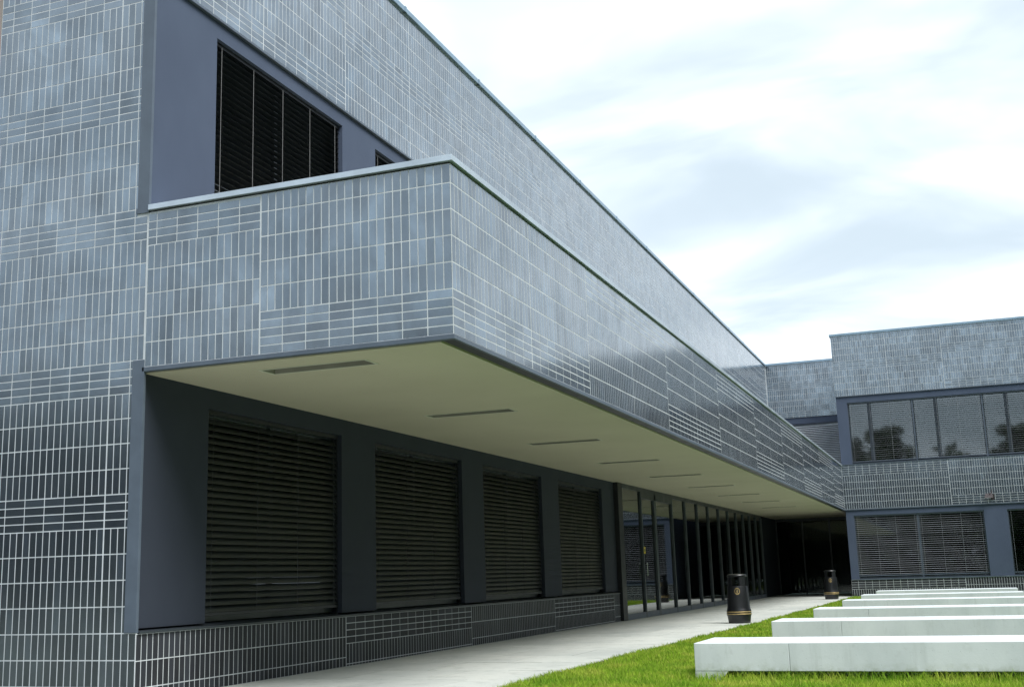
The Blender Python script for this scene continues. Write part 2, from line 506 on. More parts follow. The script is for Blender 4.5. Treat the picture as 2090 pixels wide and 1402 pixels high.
# end wall
ew = obj('end_wall', MB().box(-2.09, -0.0012, 0.0012, 0.02, 0, G + 6.62), 'mortar', wing)
BRK = [(-3.316, 's', 1), (-3.066, 's', 6), (-1.568, 't', 4), (-1.241, 's', 4), (-0.25, 't', 4), (0.077, 's', 5), (1.322, 't', 4), (1.652, 's', 4), (2.65, 't', 4), (2.975, 's', 4),
       (3.97, 't', 4), (4.30, 's', 4), (5.29, 't', 4), (5.62, 's', 4), (6.63, 's', 0)]
rows = [(k_, n_, z_, (BRK[i_ + 1][0] - z_) / n_) for i_, (z_, k_, n_) in enumerate(BRK[:-1])]
rects = []
for kind, cnt, z0, h in rows:
    for i in range(cnt):
        va, vb = max(G + z0 + i * h, 0.0), min(G + z0 + (i + 1) * h, Z_PAR)
        if vb - va < 0.03: continue
        zr = (va + vb) / 2 - G
        right = 0.0 if (0.0 < zr < 1.6 or zr > 4.27 or zr < -2.57) else -0.135
        if 0.0 < zr < 1.6: right = -0.012
        m_ = ROW_S / 3 if kind == 's' else ROW_S
        us = [-0.42 - m_ * k for k in range(0, 30) if -0.42 - m_ * k > -2.09] + [-2.09]
        for a, b in zip(us[1:], us): rects.append((a + J / 2, b - J / 2 - (0.003 if b == -0.42 else 0), va + J / 2, vb - J / 2))
        u = -0.42
        while u < right - 0.02:
            b = min(u + m_, right)
            if b - u > 0.03: rects.append((u + J / 2 + (0.003 if u == -0.42 else 0), b - J / 2, va + J / 2, vb - J / 2))
            u += m_
lay_tiles(ew, (0, 0, 0), (1, 0, 0), (0, -1, 0), rects, 300)
box('corner_trim', 'corner_metal', wing, -0.135, 0.004, -0.008, 0.03, 0.62, G + 0.075, bevel=0.002)
box('corner_trim', 'corner_metal', wing, -0.135, 0.004, -0.008, 0.03, G + 1.66, Z_UP - 0.03, bevel=0.002)
box('corner_trim', 'corner_metal', wing, -0.15, 0.006, -0.012, 0.03, G + 1.60, G + 1.66, bevel=0.002)
box('side_wall', 'beige_render', wing, -9.0, -2.095, 0.35, 43.0, 0, G + 6.5)

# upper wall
uw = obj('upper_wall', MB().box(-0.25, -0.0012, 0.021, YR + 0.25, Z_UP, Z_PAR), 'mortar', wing)
TA = [('t', 4), ('s', 4), ('t', 4), ('s', 4)]
TB_ = [('s', 4), ('t', 4), ('s', 5)]
TC = [('s', 5), ('t', 4), ('s', 4)]
rects = []
seq = [TA, TB_, TC, TB_, TC, TA, TB_, TC, TB_, TC, TA]
for i, ty in enumerate(seq):
    a, b = i * PAN, min((i + 1) * PAN, YR)
    rects += panel(max(a, 0.0), b, Z_UP, Z_PAR, ty, max(1, round((b - a) / PAN * 16)), seams=(a, (a + b) / 2, b))
lay_tiles(uw, (0, 0, 0), (0, 1, 0), (1, 0, 0), rects, 300)
box('drip_trim', 'corner_metal', wing, -0.06, 0.006, 0.031, YR, Z_UP - 0.028, Z_UP - 0.002)
for k in range(14):                                  # roof coping in lengths
    ya, yb = -0.04 + k * 3.1, min(-0.04 + (k + 1) * 3.1, YR) - 0.004
    if yb > ya: box('coping', 'roof_coping_metal', wing, -0.42, 0.045, ya, yb, Z_PAR, Z_PAR + 0.085, bevel=0.004)
    if k: box('coping_clip', 'roof_coping_metal', wing, -0.43, 0.052, ya - 0.03, ya + 0.03, Z_PAR + 0.0, Z_PAR + 0.094)
box('coping', 'roof_coping_metal', wing, -2.1, -0.424, -0.04, 0.3, Z_PAR, Z_PAR + 0.085)

# rendered wall of both storeys, with window openings
XR = -0.035
GW = [(1.167, 4.151), (5.113, 8.196), (9.116, 12.141), (13.16, 16.25)]
GZ0, GZ1 = 0.66, G - 0.265
UWN = [(1.19, 4.20), (5.20, 8.20), (9.15, 12.15)]
UZ0, UZ1 = 4.0, G + 4.04
def piers(name, segs, y_end, z0, z1, mat):
    a = 0.031
    for (p, q) in segs + [(y_end, y_end)]:
        if p - a > 0.01: box(name, mat, wing, -0.25, XR, a, p, z0, z1)
        a = q
piers('pier', GW, 17.25, GZ0, GZ1, 'shaded_slate_render')
box('lintel', 'shaded_slate_render', wing, -0.25, XR, 0.031, 17.25, GZ1, 3.30)
piers('pier', UWN, YR, 3.30, UZ1, 'slate_render')
box('lintel', 'slate_render', wing, -0.25, XR, 0.031, YR, UZ1, Z_UP - 0.03)
for (a, b) in UWN: box('parapet_wall', 'slate_render', wing, -0.25, XR - 0.004, a, b, 3.30, UZ0)
box('floor_slab', 'interior', wing, -4.0, -0.25, 0.03, YR, 3.0, 3.3)
box('roof', 'interior', wing, -4.2, -0.25, 0.03, YR, 9.4, 9.7)
box('back_wall', 'interior', wing, -4.2, -4.0, 0.03, YR, 0.0, 9.4)
box('ground_slab', 'interior', wing, -4.0, -0.2, 0.03, YR, -0.05, -0.002)
for y in (4.6, 8.6, 12.6, 17.2): box('inner_wall', 'interior', wing, -3.99, -0.26, y, y + 0.1, 0.0, 2.99)
for y in (4.6, 8.6, 12.6): box('inner_wall', 'interior', wing, -3.99, -0.26, y, y + 0.1, 3.31, 9.39)

# plinth
pl = obj('plinth', MB().box(-0.25, -0.0012, 0.021, 17.24, -0.02, 0.61), 'mortar', wing)
rects = []
for i in range(5):
    a, b = i * 4.19, min((i + 1) * 4.19, 17.24)
    if i % 2: 
        zt = 0.61
        n = max(1, round((b - a) / 0.262))
        rr = panel(a, b, 0.61 - 4 * ROW_T - ROW_S, 0.61, [('s', 1), ('t', 4)], n, seams=(a, b))
        rr += [(u0_, u1_, 0.0, 0.61 - 4 * ROW_T - ROW_S - J / 2) for (u0_, u1_, v0_, v1_) in panel(a, b, 0, 0.25, [('s', 1)], n, seams=(a, b))]
    else:
        n = max(1, round((b - a) / 0.262))
        rr = panel(a, b, 0.11, 0.61, [('s', 2)], n, seams=(a, b))
        rr += [(u0_, u1_, 0.0, 0.11 - J / 2) for (u0_, u1_, v0_, v1_) in panel(a, b, 0, 0.25, [('s', 1)], n, seams=(a, b))]
    rects += rr
lay_tiles(pl, (0, 0, 0), (0, 1, 0), (1, 0, 0), rects, 300, mat='matt_tile')
sl = MB()
sl.v = [(-0.25, 0.031, 0.612), (0.022, 0.031, 0.612), (0.022, 0.031, 0.632), (-0.25, 0.031, 0.665), (-0.25, 17.24, 0.612), (0.022, 17.24, 0.612), (0.022, 17.24, 0.632), (-0.25, 17.24, 0.665)]
sl.f = [(0, 1, 2, 3), (7, 6, 5, 4), (1, 5, 6, 2), (2, 6, 7, 3), (0, 4, 5, 1)]
obj('sill', sl, 'frame_metal', wing)

def window_x(name_parent, a, b, z0, z1, xg=-0.2, mulls=1, glassmat='window_glass'):
    w = bpy.data.objects.new('window', MB().box(xg - 0.003, xg + 0.003, a + 0.05, b - 0.05, z0 + 0.05, z1 - 0.05).mesh('window', glassmat))
    add(w, name_parent)
    f = MB()
    f.box(xg - 0.03, xg + 0.03, a, a + 0.055, z0, z1).box(xg - 0.03, xg + 0.03, b - 0.055, b, z0, z1)
    f.box(xg - 0.03, xg + 0.03, a + 0.055, b - 0.055, z0, z0 + 0.055).box(xg - 0.03, xg + 0.03, a + 0.055, b - 0.055, z1 - 0.055, z1)
    for i in range(mulls):
        c = a + (b - a) * (i + 1) / (mulls + 1)
        f.box(xg - 0.03, xg + 0.028, c - 0.035, c + 0.035, z0 + 0.055, z1 - 0.055)
    obj('frame', f, 'frame_metal', w)
for (a, b) in GW: window_x(wing, a, b, GZ0 + 0.01, GZ1)
for (a, b) in UWN: window_x(wing, a, b, UZ0, UZ1)

# balcony
bs = obj('balcony_side', MB().box(B - 0.25, B - 0.0012, 0.251, YW, Z_FOOT, Z_COP).box(B - 0.02, B - 0.0012, 0.021, 0.251, Z_FOOT, Z_COP), 'mortar', wing)
PB = [('t', 5), ('s', 5)]
PT = [('s', 5), ('t', 5)]
rects = []
for i in range(9):
    a, b = i * PAN, min((i + 1) * PAN, YW)
    rects += panel(a, b, Z_FOOT, Z_COP, PT if i % 2 else PB, max(1, round((b - a) / PAN * 16)), seams=(a, (a + b) / 2, b))
lay_tiles(bs, (B, 0, 0), (0, 1, 0), (1, 0, 0), rects, 300)
bf = obj('balcony_front', MB().box(0.0, B - 0.0012, 0.0012, 0.02, Z_FOOT, Z_COP).box(0.0, B - 0.021, 0.021, 0.25, Z_FOOT, Z_COP), 'mortar', wing)
rects = panel(S1, B - 0.002, Z_FOOT, Z_COP, PB, 8, seams=(S1,))
rr = panel(0.0, S1, Z_FOOT, Z_FOOT + 1.25, [('s', 5)], 5, seams=(0.0, S1))
rr = []
for k in range(16):
    for j in range(5):
        w = S1 / 16
        rr.append((k * w + J / 2 + (0.004 if k == 0 else 0), (k + 1) * w - J / 2 - (0.004 if k == 15 else 0), Z_FOOT + j * ROW_S + J / 2, Z_FOOT + (j + 1) * ROW_S - J / 2))
cutsx = [0.0, S1 - 5 * 0.245] + [S1 - k * 0.245 for k in (4, 3, 2, 1, 0)]
for j in range(5):
    va, vb = Z_FOOT + 1.25 + j * ROW_T, min(Z_FOOT + 1.25 + (j + 1) * ROW_T, Z_COP)
    if vb - va < 0.03: continue
    for a, b in zip(cutsx, cutsx[1:]): rr.append((a + J / 2, b - J / 2 - (0.004 if b == S1 else 0), va + J / 2, vb - J / 2))
lay_tiles(bf, (0, 0, 0), (1, 0, 0), (0, -1, 0), rects + rr, 330)
box('bottom_trim', 'corner_metal', wing, -0.02, B + 0.008, -0.008, 0.06, G - 0.045, G - 0.002, bevel=0.002)
box('bottom_trim', 'corner_metal', wing, B - 0.025, B + 0.008, 0.062, YW, G - 0.045, G - 0.002, bevel=0.002)
box('shadow_gap', 'dark_metal', wing, B - 0.15, B - 0.026, 0.062, YW, G - 0.036, G - 0.003)
# copings: front and long side
box('coping_shadow_strip', 'dark_metal', wing, 0.02, B - 0.012, 0.012, 0.25, Z_COP, Z_COP + 0.018)  # dark strip put in for the shadow line under the coping
box('coping_shadow_strip', 'dark_metal', wing, B - 0.25, B - 0.012, 0.251, YW, Z_COP, Z_COP + 0.018)
box('coping', 'coping_metal', wing, 0.012, B + 0.03, -0.032, 0.27, Z_COP + 0.018, Z_COP + 0.075, bevel=0.003)
for k in range(13):
    ya, yb = 0.272 + k * 2.9, min(0.272 + (k + 1) * 2.9 - 0.004, YW)
    if yb > ya: box('coping', 'coping_metal', wing, B - 0.27, B + 0.03, ya, yb, Z_COP + 0.018, Z_COP + 0.075, bevel=0.003)
# soffit with slots for the lights
LY = [0.6 + 3.95 * k for k in range(9)]
sf = MB()
x0s, x1s, hx0, hx1, zs0, zs1 = XR, B - 0.151, 1.05, 2.21, G - 0.055, 3.34
edges = [0.062]
for ly in LY: edges += [ly - 0.13, ly + 0.13]
edges.append(YR)
for i in range(len(edges) - 1):
    a, b = edges[i], edges[i + 1]
    if i % 2 == 0: sf.box(x0s, x1s, a, b, zs0, zs1)
    else: sf.box(x0s, hx0, a, b, zs0, zs1).box(hx1, x1s, a, b, zs0, zs1).box(hx0, hx1, a, b, zs1 - 0.02, zs1)
soffit = obj('soffit', sf, 'soffit_render', wing)
for ly in LY:
    a, b = ly - 0.13, ly + 0.13
    hs = MB().box(hx0 + 0.005, hx1 - 0.005, a + 0.005, b - 0.005, zs0 + 0.06, zs0 + 0.075)
    hs.box(hx0 + 0.002, hx1 - 0.002, a + 0.0005, a + 0.0045, zs0, zs0 + 0.0595).box(hx0 + 0.002, hx1 - 0.002, b - 0.0045, b - 0.0005, zs0, zs0 + 0.0595)
    hs.box(hx0 + 0.0005, hx0 + 0.0045, a + 0.005, b - 0.005, zs0, zs0 + 0.0595).box(hx1 - 0.0045, hx1 - 0.0005, a + 0.005, b - 0.005, zs0, zs0 + 0.0595)
    rl = obj('recessed_light', hs, 'lamp_louvre', wing)
    f = MB()
    za, zb = zs0 - 0.005, zs0 - 0.0006
    f.box(hx0 - 0.02, hx1 + 0.02, a - 0.02, a + 0.004, za, zb).box(hx0 - 0.02, hx1 + 0.02, b - 0.004, b + 0.02, za, zb)
    f.box(hx0 - 0.02, hx0 + 0.004, a + 0.004, b - 0.004, za, zb).box(hx1 - 0.004, hx1 + 0.02, a + 0.004, b - 0.004, za, zb)
    obj('frame', f, 'lamp_frame', rl)

# glazed entrance front
XG = 0.02
box('column', 'dark_metal', wing, -0.25, 0.07, 17.25, 17.62, 0.0, zs0 - 0.002)
ML = [17.62, 19.40, 20.86, 22.78, 24.46, 26.15, 27.83, 29.55, 31.2, 32.75, 34.2, 35.6, 37.0, 38.3]
gf = obj('glazed_front', MB().box(XG - 0.04, XG + 0.04, 17.62, 38.3, zs0 - 0.10, zs0 - 0.002), 'frame_metal', wing)
obj('bottom_rail', MB().box(XG - 0.04, XG + 0.045, 17.62, 38.3, 0.0, 0.13), 'frame_light', gf)
for i, y in enumerate(ML[1:]):
    wd = 0.16 if i == 1 else (0.035 if i == 0 else 0.05)
    obj('mullion', MB().box(XG - 0.05, XG + 0.05, y - wd, y + 0.035, 0.004, zs0 - 0.101), 'mullion_metal', gf)
for i, (a, b) in enumerate(zip(ML, ML[1:])):
    if i == 1: continue
    obj('pane', MB().box(XG - 0.006, XG + 0.006, a + 0.03, b - 0.03, 0.13, zs0 - 0.10), 'door_glass', gf)
dr = bpy.data.objects.new('glazed_door', MB().box(XG - 0.004, XG + 0.008, 19.44, 20.69, 0.13, zs0 - 0.26).mesh('glazed_door', 'door_glass')); add(dr, wing)
obj('door_head', MB().box(XG - 0.03, XG + 0.05, 19.44, 22.74, zs0 - 0.26, zs0 - 0.10), 'frame_metal', dr)
obj('handle', MB().tube((XG + 0.10, 19.46, 0.98), (XG + 0.10, 19.46, 1.30), 0.016).tube((XG + 0.0, 19.46, 1.02), (XG + 0.10, 19.46, 1.02), 0.01).tube((XG + 0.0, 19.46, 1.26), (XG + 0.10, 19.46, 1.26), 0.01), 'steel', dr, smooth=True)
stk = obj('sticker', MB().box(XG + 0.051, XG + 0.056, 19.38, 19.54, 1.52, 1.68), 'yellow_sticker', dr)
obj('sticker_mark', MB().box(XG + 0.057, XG + 0.059, 19.42, 19.50, 1.565, 1.635), 'dark_metal', dr)
# beyond the glass: rendered wall with its shade painted in and the glazed end of the passage
box('passage_wall', 'shaded_slate_render', wing, -0.25, 0.0, 38.34, YR - 0.3, 0.0, zs0 - 0.002)
pg = obj('passage_glazing', MB().box(0.0, B, 42.45, 42.5, zs0 - 0.12, zs0 - 0.002), 'frame_metal', wing)
for x in (0.03, 1.1, 2.2, 3.3): obj('mullion', MB().box(x - 0.03, x + 0.03, 42.43, 42.52, 0.0, zs0 - 0.12), 'frame_metal', pg)
for a, b in ((0.06, 1.07), (1.13, 2.17), (2.23, 3.27)): obj('pane', MB().box(a, b, 42.47, 42.48, 0.02, zs0 - 0.12), 'clear_glass', pg)
box('passage_back', 'interior', wing, 0.0, B, 46.0, 46.2, -0.02, 3.3)
box('passage_side', 'interior', wing, -0.2, -0.001, YR - 0.29, 46.2, -0.02, 3.3)
box('passage_roof', 'interior', wing, 0.0, B, 42.91, 46.2, 3.1, 3.3)
# set-back wall over the passage
rw = obj('link_wall', MB().box(0.0, B, YR + 0.0012, YR + 0.25, Z_UP, Z_PAR), 'mortar', wing)
lay_tiles(rw, (0, YR, 0), (1, 0, 0), (0, -1, 0), panel(0.02, B, Z_UP, Z_PAR, [('t', 3), ('s', 4), ('t', 4), ('s', 4)], 13, seams=(2.4,)), 0)
box('link_coping', 'roof_coping_metal', wing, 0.05, B, YR - 0.045, YR + 0.3, Z_PAR, Z_PAR + 0.085)
box('link_lintel', 'slate_render', wing, 0.0, B, YR + 0.035, YR + 0.25, Z_UP - 0.28, Z_UP - 0.002)
lw = bpy.data.objects.new('window', MB().box(0.05, B - 0.05, YR + 0.197, YR + 0.203, 4.4, Z_UP - 0.33).mesh('window', 'window_glass')); add(lw, wing)
f = MB().box(0, 0.055, YR + 0.17, YR + 0.23, 4.3, Z_UP - 0.28).box(B - 0.055, B, YR + 0.17, YR + 0.23, 4.3, Z_UP - 0.28).box(0.055, B - 0.055, YR + 0.17, YR + 0.23, Z_UP - 0.335, Z_UP - 0.28)
obj('frame', f, 'frame_light', lw)
box('link_sill_wall', 'slate_render', wing, 0.0, B, YR + 0.035, YR + 0.25, 3.3, 4.3)
box('link_back', 'interior', wing, 0.0, B, YR + 4, YR + 4.2, 3.3, 9.7)
box('link_roof', 'interior', wing, 0.0, B, YR + 0.26, YR + 4.2, 9.5, 9.7)

# ------------------------------------------------------------------ the cross wing
XE = 17.0
cw = thing('cross_wing', 'two storey tiled wing closing the far side of the lawn', 'building', ((B + XE) / 2, YW, 0))
def cbox(name, mat, *b, **k): return box(name, mat, cw, *b, **k)
YREN = YW + 0.035
C_UP, C_PAR = G + 4.27, G + 6.60
cu = obj('upper_wall', MB().box(B + 0.004, XE, YW + 0.0012, YW + 0.25, C_UP, C_PAR).box(B + 0.004, B + 0.25, YW + 0.25, YR + 6, 3.2, C_PAR), 'mortar', cw)
P1 = [('s', 4), ('t', 4), ('s', 5)]
P2 = [('t', 4), ('s', 4), ('t', 4), ('s', 4)]
rects = []
for i, (a, b) in enumerate(((B, 7.29), (7.29, 11.5), (11.5, 15.7), (15.7, XE))):
    rects += panel(a, b, C_UP, C_PAR, P2 if i % 2 else P1, None, seams=(a, (a + b) / 2, b))
lay_tiles(cu, (0, YW, 0), (1, 0, 0), (0, -1, 0), rects, 0)
for k in range(5):
    xa, xb = B - 0.04 + k * 3.0, min(B - 0.04 + (k + 1) * 3.0, XE) - 0.004
    cbox('coping', 'roof_coping_metal', xa, xb, YW - 0.045, YW + 0.4, C_PAR, C_PAR + 0.085, bevel=0.004)
cbox('drip_trim', 'corner_metal', B, XE, YW - 0.006, YW + 0.06, C_UP - 0.03, C_UP - 0.002)
C_WT, C_WB = G + 4.0, G + 1.74
cbox('lintel', 'slate_render', B + 0.01, XE, YREN, YW + 0.25, C_WT, C_UP - 0.031)
cbox('pier', 'slate_render', B + 0.01, 3.75, YREN, YW + 0.25, C_WB - 0.06, C_WT)
cbox('pier', 'slate_render', 15.75, XE, YREN, YW + 0.25, C_WB - 0.06, C_WT)
cbox('sill', 'corner_metal', B - 0.0, XE, YW - 0.02, YW + 0.25, G + 1.655, C_WB - 0.061)
cm = obj('middle_wall', MB().box(B + 0.004, XE, YW + 0.0012, YW + 0.25, G, G + 1.652), 'mortar', cw)
P3 = [('s', 5), ('t', 5)]
P4 = [('t', 4), ('s', 6)]
rects = []
for i, (a, b) in enumerate(((B, 7.11), (7.11, 11.3), (11.3, 15.5), (15.5, XE))):
    rects += panel(a, b, G, G + 1.652, P4 if i % 2 else P3, None, seams=(a, (a + b) / 2, b))
lay_tiles(cm, (0, YW, 0), (1, 0, 0), (0, -1, 0), rects, 0)
cbox('drip_trim', 'corner_metal', B + 0.01, XE, YW - 0.006, YW + 0.06, G - 0.04, G - 0.002)
CGT, CGB = G - 0.243, 0.70
cbox('lintel', 'slate_render', B + 0.01, XE, YREN, YW + 0.25, CGT, G - 0.041)
CGW = [(3.633, 8.148), (8.926, 13.4)]
a = B + 0.01
for (p, q) in CGW + [(XE, XE)]:
    cbox('pier', 'slate_render', a, p, YREN - (0.012 if a > 4 else 0), YW + 0.25, 0.63, CGT); a = q
cbox('sill', 'frame_light', B + 0.01, XE, YW - 0.018, YW + 0.25, 0.586, 0.628)
cp = obj('plinth', MB().box(B + 0.004, XE, YW + 0.0012, YW + 0.25, -0.02, 0.585), 'mortar', cw)
rects = []
for i, (a, b) in enumerate(((B, 7.3), (7.3, 11.4), (11.4, 15.5), (15.5, XE))):
    if i % 2: rects += panel(a, b, 0.085, 0.585, [('s', 2)], None, seams=(a, b))
    else: rects += panel(a, b, 0.002, 0.585, [('s', 1), ('t', 4)], None, seams=(a, b))
lay_tiles(cp, (0, YW, 0), (1, 0, 0), (0, -1, 0), rects, 0, mat='matt_tile')
cbox('side_wall', 'slate_render', B + 0.02, B + 0.25, YW + 0.26, 46.2, 0, 3.19)
cbox('end_wall', 'slate_render', XE - 0.25, XE - 0.01, YW + 0.26, 47, 0, C_PAR)
cbox('back_wall', 'interior', B + 0.26, XE - 0.26, YW + 6, YW + 6.2, 0, 9.6)
cbox('floor_slab', 'interior', B + 0.26, XE - 0.26, YW + 0.251, YW + 6, 3.0, 3.3)
cbox('ground_slab', 'interior', B + 0.26, XE - 0.26, YW + 0.251, YW + 6, -0.05, 0.0)
cbox('roof', 'interior', B + 0.26, XE - 0.26, YW + 0.251, YW + 6.2, 9.4, 9.6)
def window_y(a, b, z0, z1, mulls, glassmat, yg=YW + 0.2):
    w = bpy.data.objects.new('window', MB().box(a + 0.05, b - 0.05, yg - 0.003, yg + 0.003, z0 + 0.05, z1 - 0.05).mesh('window', glassmat)); add(w, cw)
    f = MB().box(a, a + 0.055, yg - 0.03, yg + 0.03, z0, z1).box(b - 0.055, b, yg - 0.03, yg + 0.03, z0, z1)
    f.box(a + 0.055, b - 0.055, yg - 0.03, yg + 0.03, z0, z0 + 0.055).box(a + 0.055, b - 0.055, yg - 0.03, yg + 0.03, z1 - 0.055, z1)
    for x in mulls: f.box(x - 0.07, x + 0.07, yg - 0.03, yg + 0.028, z0 + 0.055, z1 - 0.055)
    obj('frame', f, 'frame_light', w)
CUW = [(3.75, 6.08), (6.08, 8.50), (8.50, 10.9), (10.9, 13.3), (13.3, 15.75)]
for (a, b) in CUW: window_y(a, b, C_WB - 0.06, C_WT, (a + (b - a) * 0.335,), 'window_glass')
for (a, b) in CGW: window_y(a, b, 0.63, CGT, (a + (b - a) * 0.5,), 'window_glass')

# ------------------------------------------------------------------ venetian blinds
def slat_profile(depth, tilt, curve=0.12):
    """Cross-section (n, z) of a curved slat, n pointing outwards."""
    pts = []
    for k in range(5):
        t = k / 4 - 0.5
        x, zz = t * depth, curve * depth * (0.25 - t * t)
        pts.append((x * math.cos(tilt) - zz * math.sin(tilt), x * math.sin(tilt) + zz * math.cos(tilt)))
    return pts
def slat_into(mb, along, a, b, n0, z, prof, ax):
    k = len(mb.v)
    for e in (a, b):
        for (n, zz) in prof:
            mb.v.append((n0 + n, e, z + zz) if ax == 'x' else (e, n0 - n, z + zz))
    m_ = len(prof)
    for i in range(m_ - 1): mb.f.append((k + i, k + i + 1, k + m_ + i + 1, k + m_ + i))
def blind(label, ax, a, b, n0, z0, z1, pitch, depth, tilt, mat, single, group, cords=5, cordmat='cord', rail='dark_metal', curve=0.12, jitter=0.0):
    loc = (n0, (a + b) / 2, z0) if ax == 'x' else ((a + b) / 2, n0, z0)
    t = thing('venetian_blind', label, 'blind', loc, group)
    n = int((z1 - z0 - 0.06) / pitch)
    joined = MB()
    me = None
    for i in range(n):
        z = z1 - 0.05 - (i + 1) * pitch
        tl = tilt(i / n) if callable(tilt) else tilt
        if single:
            mb = MB(); slat_into(mb, None, a + 0.02, b - 0.02, n0, z, slat_profile(depth, tl + random.gauss(0, jitter), curve), ax)
            obj('slat', mb, mat, t, smooth=True)
        else:
            slat_into(joined, None, a + 0.02, b - 0.02, n0, z, slat_profile(depth, tl + random.gauss(0, jitter), curve), ax)
    if not single: obj('slats', joined, mat, t, kind='stuff', smooth=True)
    def bx(p, q, na, nb, za, zb):
        return MB().box(n0 + na, n0 + nb, p, q, za, zb) if ax == 'x' else MB().box(p, q, n0 - nb, n0 - na, za, zb)
    obj('head_rail', bx(a + 0.01, b - 0.01, -0.03, 0.03, z1 - 0.05, z1 - 0.001), rail, t)
    obj('bottom_rail', bx(a + 0.02, b - 0.02, -0.03, 0.03, z0, z0 + 0.03), rail, t)
    for e in (a + 0.002, b - 0.024): obj('guide_rail', bx(e, e + 0.022, -0.016, 0.016, z0 - 0.08, z1 - 0.001), rail, t)
    for i in range(cords):
        y = a + (b - a) * (0.05 + 0.9 * i / max(1, cords - 1))
        obj('cord', bx(y - 0.0025, y + 0.0025, depth * 0.5 + 0.002, depth * 0.5 + 0.006, z0 + 0.03, z1 - 0.05), cordmat, t)
    return t
grp = 'venetian blinds under the balcony'
names = ['dark closed blind in the ground floor window beside the end wall, largest under the balcony',
         'dark closed blind in the second window from the end wall, under the balcony',
         'dark closed blind in the third window from the end wall, under the balcony',
         'narrowest looking dark blind, in the window beside the glass entrance front']
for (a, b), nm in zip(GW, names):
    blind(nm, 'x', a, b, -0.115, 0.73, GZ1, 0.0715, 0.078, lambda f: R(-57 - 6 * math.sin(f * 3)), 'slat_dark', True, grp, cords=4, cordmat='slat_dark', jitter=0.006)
grp = 'venetian blinds above the balcony'
for (a, b), nm in zip(UWN[:2], ['open black blind with pale cords in the large window above the balcony parapet', 'open black blind in the small visible window corner behind the balcony parapet']):
    blind(nm, 'x', a, b, -0.115, UZ0, UZ1, 0.0735, 0.08, R(4), 'slat_dark', True, grp, cords=5, jitter=0.015)
grp = 'venetian blinds on the cross wing upper floor'
nm5 = ['open grey blind in the upper cross wing window nearest the balcony', 'open grey blind in the second upper window of the cross wing', 'open grey blind in the third upper cross wing window, at the photo edge']
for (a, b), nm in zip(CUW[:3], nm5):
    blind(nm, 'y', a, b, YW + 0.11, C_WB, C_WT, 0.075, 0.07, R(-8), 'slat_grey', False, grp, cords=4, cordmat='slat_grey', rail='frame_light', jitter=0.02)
grp = 'venetian blinds on the cross wing ground floor'
(a, b) = CGW[0]; mid = a + (b - a) * 0.5
blind('grey ground floor blind behind the benches, on the half nearer the dark passage', 'y', a, mid, YW + 0.11, 0.72, CGT, 0.075, 0.07, R(-11), 'slat_grey', False, grp, cords=4, cordmat='slat_grey', rail='frame_light', jitter=0.02)
blind('grey ground floor blind behind the benches, on the half beside the slate pier', 'y', mid, b, YW + 0.11, 0.72, CGT, 0.075, 0.07, R(-11), 'slat_grey', False, grp, cords=4, cordmat='slat_grey', rail='frame_light', jitter=0.02)
(a, b) = CGW[1]
blind('dark strip of blind past the slate pier at the edge of the photo', 'y', a, (a + b) / 2, YW + 0.11, 0.72, CGT, 0.075, 0.07, R(10), 'slat_dark', False, grp, cords=4, cordmat='slat_grey', rail='frame_light', jitter=0.02)
blind('pale closed blind in the set-back window between the two wings', 'y', 0.06, B - 0.06, YR + 0.11, 4.4, Z_UP - 0.28, 0.075, 0.085, R(-40), 'slat_pale', False, None, cords=3, cordmat='slat_grey', rail='frame_light')

# ------------------------------------------------------------------ wall floodlight
fl = thing('floodlight', 'small dark floodlight on a bracket low on the cross wing tiles', 'floodlight', (8.5, YW, G + 0.2))
obj('bracket', MB().tube((8.5, YW, G + 0.22), (8.42, YW - 0.22, G + 0.22), 0.022).box(8.44, 8.56, YW - 0.012, YW - 0.001, G + 0.12, G + 0.32), 'floodlight', fl)
h = MB()
h.v = [(8.20, YW - 0.42, G + 0.16), (8.50, YW - 0.36, G + 0.16), (8.50, YW - 0.20, G + 0.28), (8.24, YW - 0.26, G + 0.28), (8.22, YW - 0.40, G + 0.20), (8.50, YW - 0.34, G + 0.22), (8.48, YW - 0.2, G + 0.34), (8.26, YW - 0.24, G + 0.34)]
h.f = [(0, 3, 2, 1), (4, 5, 6, 7), (0, 1, 5, 4), (1, 2, 6, 5), (2, 3, 7, 6), (3, 0, 4, 7)]
obj('lamp_head', h, 'floodlight', fl, bevel=0.01)
obj('yoke', MB().tube((8.42, YW - 0.22, G + 0.22), (8.40, YW - 0.30, G + 0.34), 0.014).tube((8.46, YW - 0.10, G + 0.22), (8.48, YW - 0.06, G + 0.44), 0.02), 'floodlight', fl)

